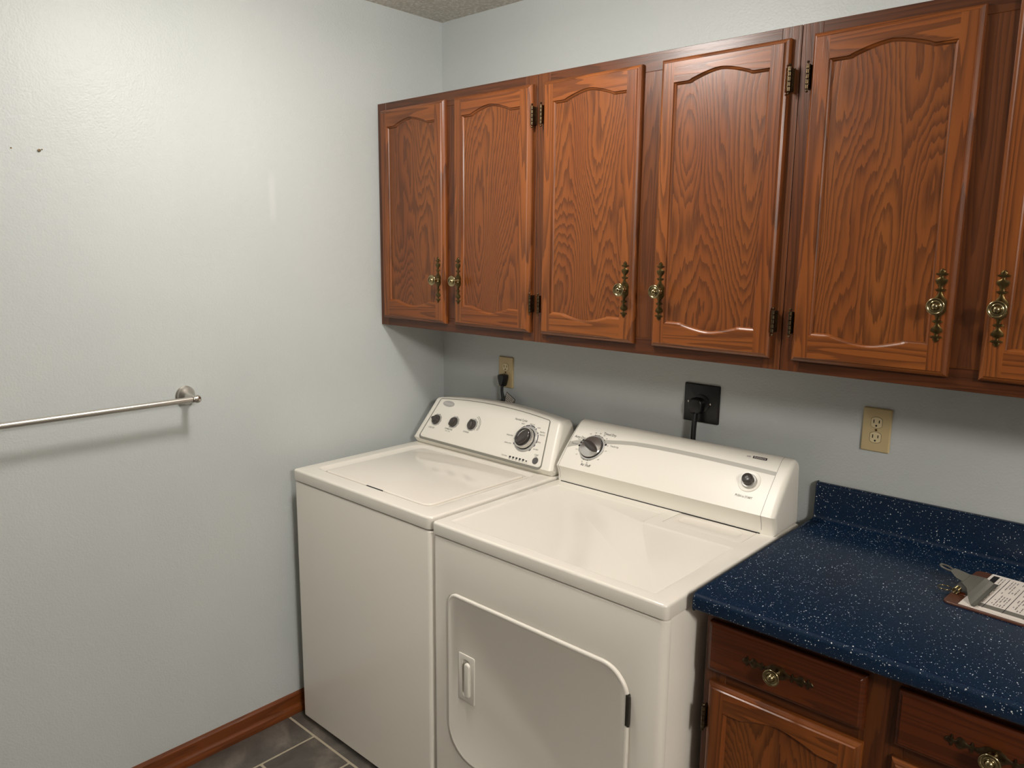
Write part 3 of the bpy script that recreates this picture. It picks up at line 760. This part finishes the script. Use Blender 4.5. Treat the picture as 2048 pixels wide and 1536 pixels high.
for a, tx in ((-12, '60'), (6, '50'), (24, '40'), (42, '30'), (-32, 'off'), (72, '10'), (92, 'off'), (130, 'off'), (172, '10'), (192, '20'), (-128, 'off')):
    aa = radians(90-a); rows.append((tx, DD[0]+.054*cos(aa), DD[1]+.054*sin(aa), .006, M_grp, 1))
words(dc, dm, rows)
bm = bmesh.new()
put_arc(bm, dm, *DD, .0448, .0454, radians(-120), radians(215), 1)
for a in (-78, -66, -92, 66):
    aa = radians(90-a); put_disc(bm, dm, DD[0]+.0475*cos(aa), DD[1]+.0475*sin(aa), .0038, .0038, 0)
for a0, a1 in ((-14, 58), (90, 112), (158, 208), (-118, -98)): put_arc(bm, dm, *DD, .0450, .0462, radians(a0), radians(a1), 0)
for a in (6, 24, 42, 172, 192, -12):
    aa = radians(90-a); put_disc(bm, dm, DD[0]+.0457*cos(aa), DD[1]+.0457*sin(aa), .0018, .0018, 0)
obj('dial_scale', bm, [M_print, M_silv], dc, recalc=False)
bm = bmesh.new(); put_rect(bm, dm, 1.3865, .1620, .040, .0078, 0, .0005); put_text(bm, 'Kenmore', dm, 1.3865, .1622, .0088, 1, 1.0, off=.0009)
obj('badge', bm, [M_print, M_white], dc, recalc=False, label='small black nameplate with white lettering')
c = dm(*DD, 0); ax = (dm(*DD, 1)-c).normalized(); us = (dm(DD[0], DD[1]+.001, 0)-c).normalized(); bm = bmesh.new()
lathe(bm, [(.0435, 0), (.0435, .001), (.0415, .0014), (.0375, .0014)], c, ax, 48, 0)
lathe(bm, [(.0388, .001), (.0388, .004), (.037, .004)], c, ax, 48, 2)
lathe(bm, [(.0372, .003), (.0372, .007), (.0355, .009), (.024, .0105), (.012, .013), (0, .0135)], c, ax, 48, 1)
obj('dial', bm, [M_silv, M_chr, M_dark], dc, smooth=True, label='silver round timer dial')
g_ = bmesh.new(); ga = radians(-24); n = 28; c = c+ax*0
def lens2(kw, kl):
    out = []
    for i in range(n):
        a = 2*pi*i/n; u_ = kl*cos(a); v_ = kw*sin(a)*(1-.35*cos(a)**4); out.append((u_*cos(ga)-v_*sin(ga), u_*sin(ga)+v_*cos(ga)))
    return out
mpp = lambda a, b, h: c+Vector((1, 0, 0))*a+us*b+ax*h
loft(g_, [(lens2(.0135, .0335), .004), (lens2(.0135, .0345), .008), (lens2(.0125, .034), .0125), (lens2(.0095, .032), .0160), (lens2(.0045, .028), .0172)], mpp, cap0=False)
obj('grip', g_, M_knobd, dry, smooth='all', label='dark grip of the timer dial')
SC = (1.3845, .0862); c = dm(*SC, 0); ax = (dm(*SC, 1)-c).normalized(); us = (dm(SC[0], SC[1]+.001, 0)-c).normalized(); bm = bmesh.new()
lathe(bm, [(.031, 0), (.030, .0012), (.0255, .0006)], c, ax, 40, 0)
lathe(bm, [(.0212, .0005), (.0208, .006), (.0195, .008), (.0165, .0085)], c, ax, 40, 1)
lathe(bm, [(.0158, .006), (.0150, .020), (.0140, .0225), (.0125, .0235), (0, .0232)], c, ax, 36, 2)
mpp = lambda a, b, h: c+Vector((1, 0, 0))*a+us*b+ax*h
loft(bm, [([(.0065, 0), (0, .0065), (-.0065, 0), (0, -.0065)], .0233), ([(.0055, 0), (0, .0055), (-.0055, 0), (0, -.0055)], .0245)], mpp, cap0=False, mi=3)
obj('start_button', bm, [M_pl, M_silv, M_knobd, M_grp], dc, smooth=True, label='dark push-button in a silver ring')

# ------------------------------------------------------------------ receptacles, plugs, cords
def duplex(x, z, label):
    t = thing('power_outlet', label, 'outlet', (x, 0, z), 'ivory duplex outlets on the back wall')
    bm = bmesh.new(); slab(bm, rrect(x-.035, x+.035, z-.057, z+.057, .0036), .0002, .0062, XZ, .0034, 4); obj('cover_plate', bm, M_ivory, t, smooth=True)
    for dz in (.0195, -.0195):
        bm = bmesh.new()
        lp = [(x+max(-.0135, min(.0135, .0172*cos(a))), z+dz+.0145*sin(a)) for a in [2*pi*i/40 for i in range(40)]]
        slab(bm, lp, .006, .0078, XZ, .0006, 1)
        slab(bm, inset(lp, -.0007), .0060, .0064, XZ, 0, mi=1)
        for sx, hh in ((-.0065, .0045), (.0065, .0038)): box(bm, x+sx-.0012, x+sx+.0012, -.00795, -.0070, z+dz+.003-hh, z+dz+.003+hh, 1)
        lathe(bm, [(.0025, 0), (.0025, .001)], (x, -.0070, z+dz-.008), (0, -1, 0), 12, 1)
        obj('receptacle', bm, [M_ivory2, M_dark], t)
    bm = bmesh.new(); lathe(bm, [(.003, 0), (.003, .0008), (.0015, .0014), (0, .0015)], (x, -.0060, z), (0, -1, 0), 14, 0); obj('screw', bm, M_brass, t, smooth=True)
    return t
duplex(.343, 1.1820, 'ivory outlet with a black plug in it, above the washer')
duplex(1.6435, 1.1820, 'empty ivory duplex outlet above the blue countertop')
# dryer receptacle
x, z = 1.145, 1.180
t = thing('dryer_outlet', 'square black high-voltage wall plate above the dryer', 'outlet', (x, 0, z))
bm = bmesh.new(); slab(bm, rrect(x-.058, x+.058, z-.058, z+.058, .0036), .0002, .0070, XZ, .0034, 3); obj('cover_plate', bm, M_blk, t, smooth=True)
bm = bmesh.new(); lathe(bm, [(.027, 0), (.027, .003), (.025, .004), (0, .004)], (x, -.0069, z), (0, -1, 0), 36); obj('receptacle', bm, M_blk, t, smooth=True)
for dx in (-.030, .030):
    bm = bmesh.new(); lathe(bm, [(.003, 0), (.003, .001), (0, .0016)], (x+dx if dx > 0 else x-.042, -.0069, z+.002), (0, -1, 0), 12); obj('screw', bm, M_nick, t, smooth=True)
bm = bmesh.new(); tube(bm, spline([(x-.007, -.026, z-.026), (x-.007, -.030, z-.06), (x-.007, -.032, 1.08), (x-.008, -.030, 1.0), (x-.008, -.030, .93)], 5), .0068, 12, flat=1.5); t = obj('power_cord', bm, M_rub, dry, (x, -.02, .95), smooth='all', label='thick flat black cord')
bm = bmesh.new(); slab(bm, rrect(x-.030, x+.014, z-.030, z+.018, .016), .0112, .034, XZ, .006, 3); obj('plug', bm, M_blk, t, smooth=True)
# washer cord
px_, pz = .343, 1.1625
bm = bmesh.new(); tube(bm, spline([(px_, -.024, pz-.024), (px_+.001, -.026, pz-.05), (px_+.008, -.028, 1.085), (px_+.012, -.030, 1.05), (px_+.012, -.034, .98)], 6), .0055, 10); t = obj('power_cord', bm, M_rub, wash, (.36, -.03, .95), smooth='all', label='thin black cord')
bm = bmesh.new()
def pl(k, xx=0): return [(px_+a*k+xx, b) for a, b in ((-.017, .012), (0, .015), (.017, .012), (.0175, .002), (.012, -.018), (.008, -.030), (-.008, -.030), (-.012, -.018), (-.0175, .002))]
def plz(k): return [(px_+(a-px_)*k+0, pz+b*k) for a, b in pl(1)]
loft(bm, [(plz(.9), .0075), (plz(1.0), .012), (plz(1.0), .026), (plz(.8), .034)], XZ); obj('plug', bm, M_blk, t, smooth=True)
bm = bmesh.new(); lathe(bm, [(.004, 0), (.0075, .001), (.0075, .004), (.004, .005)], (px_+.010, -.0285, 1.066), (0, 0, 1), 12); obj('tag_ring', bm, M_cu, t, smooth=True)
a = N('clear_tag'); M_tag = a.set(color=srgb(112, 110, 104), rough=.3)
bm = bmesh.new()
TG = lambda u, v, h: Vector((.3600+u*.80+v*.60, -.026-h+u*.0, 1.112-v*.80+u*.60-.028))
TG = lambda u, v, h: Vector((.366+u*cos(-.75)+v*sin(-.75)*.35, -.024-h, 1.116+u*sin(-.42)-v*cos(-.42)))
bm.faces.new([bm.verts.new(TG(u, v, 0)) for u, v in ((0, 0), (.06, 0), (.062, .065), (0, .07))]); bm.faces.new([bm.verts.new(TG(u, v, .0006)) for u, v in ((0, 0), (.06, 0), (.062, .065), (0, .07))])
for r_ in range(8):
    x_ = .004
    while x_ < .05:
        l = random.uniform(.005, .015); bm.faces.new([bm.verts.new(TG(u, v, .0009)) for u, v in ((x_, .005+r_*.0075), (min(.055, x_+l), .005+r_*.0075), (min(.055, x_+l), .0092+r_*.0075), (x_, .0092+r_*.0075))]).material_index = 1; x_ += l+.002
obj('warning_tag', bm, [M_tag, M_white], t, label='grey warning tag with pale print', recalc=False)
bm = bmesh.new()
T2 = lambda u, v, h: Vector((.358-u, -.022-h, 1.100-v*.9-u*.85))
bm.faces.new([bm.verts.new(T2(u, v, 0)) for u, v in ((0, 0), (.042, 0), (.036, .05), (-.004, .05))]); bm.faces.new([bm.verts.new(T2(u, v, .0006)) for u, v in ((0, 0), (.042, 0), (.036, .05), (-.004, .05))])
obj('cord_tag', bm, M_tag, t, recalc=False)

# ------------------------------------------------------------------ towel bar
t = thing('towel_bar', 'brushed nickel towel bar mounted on the left wall', 'towel bar', (0, -1.36, 1.188))
for y in (-1.048, -1.675):
    bm = bmesh.new()
    lathe(bm, [(.0300, .0003), (.0300, .003), (.0283, .005), (.0270, .006), (.0262, .009), (.0215, .015), (.0135, .022), (.0100, .030), (.0090, .045), (.0088, .072)], (0, y, 1.188), (1, 0, 0), 36)
    obj('mounting_post', bm, M_satin, t, smooth=True)
    bm = bmesh.new(); s_ = 1 if y > -1.3 else -1
    lathe(bm, [(.0095, -.014), (.0095, -.010), (.0100, -.0065), (.0117, -.002), (.0120, .002), (.0108, .007), (.0075, .0105), (.003, .0122), (0, .0124)], (.076, y, 1.188), (0, s_, 0), 28); obj('finial', bm, M_nick, t, smooth='all')
bm = bmesh.new(); lathe(bm, [(.0085, 0), (.0085, .616)], (.075, -1.676, 1.188), (0, 1, 0), 24); obj('bar', bm, M_satin, t, smooth=True)

# ------------------------------------------------------------------ wall screw and old nail hole
bm = bmesh.new(); lathe(bm, [(.0016, -.003), (.0016, .002), (.0038, .0024), (.0036, .0036), (.002, .0040), (0, .0032)], (0, -1.3805, 1.8655), (1, 0, 0), 16)
lathe(bm, [(.0018, -.003), (.0018, .001), (.0, .0012)], (0, -1.3735, 1.8685), (1, 0, 0), 12)
tag(obj('wall_screw', bm, M_bronze, None, (0, -1.38, 1.8655), smooth=True), 'small dark screw sticking out high on the left wall', 'screw')
bm = bmesh.new(); lathe(bm, [(.0, .0001), (.0020, .0004), (.0020, -.002)], (0, -1.4425, 1.8655), (1, 0, 0), 12)
tag(obj('nail', bm, M_brass, None, (0, -1.4425, 1.8655), smooth=True), 'tiny rusty nail head high on the left wall, left of the screw', 'nail')

# ------------------------------------------------------------------ clipboard on the countertop
CB = Vector((1.9035, -.342, CZ)); ang = radians(-4.5); eu = Vector((cos(ang), sin(ang), 0)); ev = Vector((-sin(ang), cos(ang), 0))
cb = lambda u, v, h: CB+eu*u+ev*v+Vector((0, 0, h))
t = thing('clipboard', 'brown hardboard clipboard lying on the blue countertop', 'clipboard', CB)
bm = bmesh.new(); slab(bm, rrect(0, .318, 0, .228, .014), .0004, .0042, cb, .0008, 1); obj('board', bm, M_board, t, smooth=True)
bm = bmesh.new(); Bq = .0052
# clamp: riveted foot, jaw pressing on the sheets, lever rising back over the board's edge
slab(bm, rrect(-.004, .040, .055, .175, .012), .0042, .0056, cb, .0004, 1)
jaw = [(.0465, .0092), (.043, .0075), (.038, .0085), (.034, .0135), (.030, .0190), (.024, .0225), (.016, .0240)]
def sheet(bm, rows, th=.0012):
    """rows of (u, h, v0, v1)"""
    A_ = [[bm.verts.new(cb(u, v0, h)), bm.verts.new(cb(u, v1, h)), bm.verts.new(cb(u, v1, h+th)), bm.verts.new(cb(u, v0, h+th))] for u, h, v0, v1 in rows]
    for P_, R_ in zip(A_, A_[1:]):
        for i in range(4): bm.faces.new((P_[i], P_[(i+1) % 4], R_[(i+1) % 4], R_[i]))
    bm.faces.new(A_[0][::-1]); bm.faces.new(A_[-1])
sheet(bm, [(.062, .0095, .010, .158), (.059, .0078, .008, .160), (.052, .0080, .008, .160), (.046, .0135, .014, .155), (.038, .0200, .030, .148), (.028, .0225, .055, .140), (.012, .0245, .074, .132)])
obj('clamp', bm, M_clip, t)
bm = bmesh.new()
sheet(bm, [(.014, .0255, .078, .128), (.000, .0290, .080, .126), (-.009, .0330, .086, .120), (-.015, .0350, .092, .116)])
ring = [cb(-.027+.013*cos(2*pi*i/20), .104+.0095*sin(2*pi*i/20), .0370-.006*cos(2*pi*i/20)*.5) for i in range(21)]
tube(bm, ring, .0022, 8); obj('lever', bm, M_clip, t, smooth=True)
bm = bmesh.new()
for i in range(6): 
    cc = [cb(.010+.0062*cos(2*pi*k/14), .050+i*.003+.0015*k/14, .012+.0062*sin(2*pi*k/14)) for k in range(15)]; tube(bm, cc, .001, 5)
lp = [cb(-.012+.013*cos(2*pi*i/18), .052+.012*sin(2*pi*i/18), .012) for i in range(19)]; tube(bm, lp, .0013, 6)
obj('spring', bm, M_knob, t, smooth='all')
for v in (.060, .170):
    bm = bmesh.new(); p = cb(.020, v, .0054); lathe(bm, [(.007, 0), (.0065, .0015), (.003, .003), (0, .0032)], p, (0, 0, 1), 16); obj('rivet', bm, M_cu, t, smooth=True)
t2 = thing('paper_sheets', 'stack of printed white forms clamped in the clipboard', 'paper', cb(.03, .01, .0043))
bm = bmesh.new()
for k in range(3):
    h = .0044+.0010*k; du = .001*k
    slab(bm, [(.029+du, .006+.002*k), (.305, .004+.002*k), (.306, .220-.001*k), (.031+du, .222)], h, h+.0006, cb, 0)
obj('sheets', bm, M_white, t2)
bm = bmesh.new(); PT = .00705
def prect(u0, u1, v0, v1, mi, h=PT): bm.faces.new([bm.verts.new(cb(u, v, h)) for u, v in ((u0, v0), (u1, v0), (u1, v1), (u0, v1))]).material_index = mi
prect(.038, .050, .165, .212, 0); prect(.058, .300, .020, .040, 1)
for u in (.0685, .1045, .141, .178, .214, .25): prect(u, u+.0012, .018, .212, 0, PT+.0002)
for u in [.055+.0052*i for i in range(48)]:
    if min(abs(u-q) for q in (.0685, .1045, .141, .178, .214, .25)) < .004: continue
    v = .046
    while v < .205:
        l = random.uniform(.004, .02)
        if random.random() < .72: prect(u, u+.0019, v, min(.208, v+l), 2)
        v += l+.003
obj('printing', bm, [M_print, M_pgrey, M_ptext], t2, recalc=False, label='grey band and ruled rows of print')
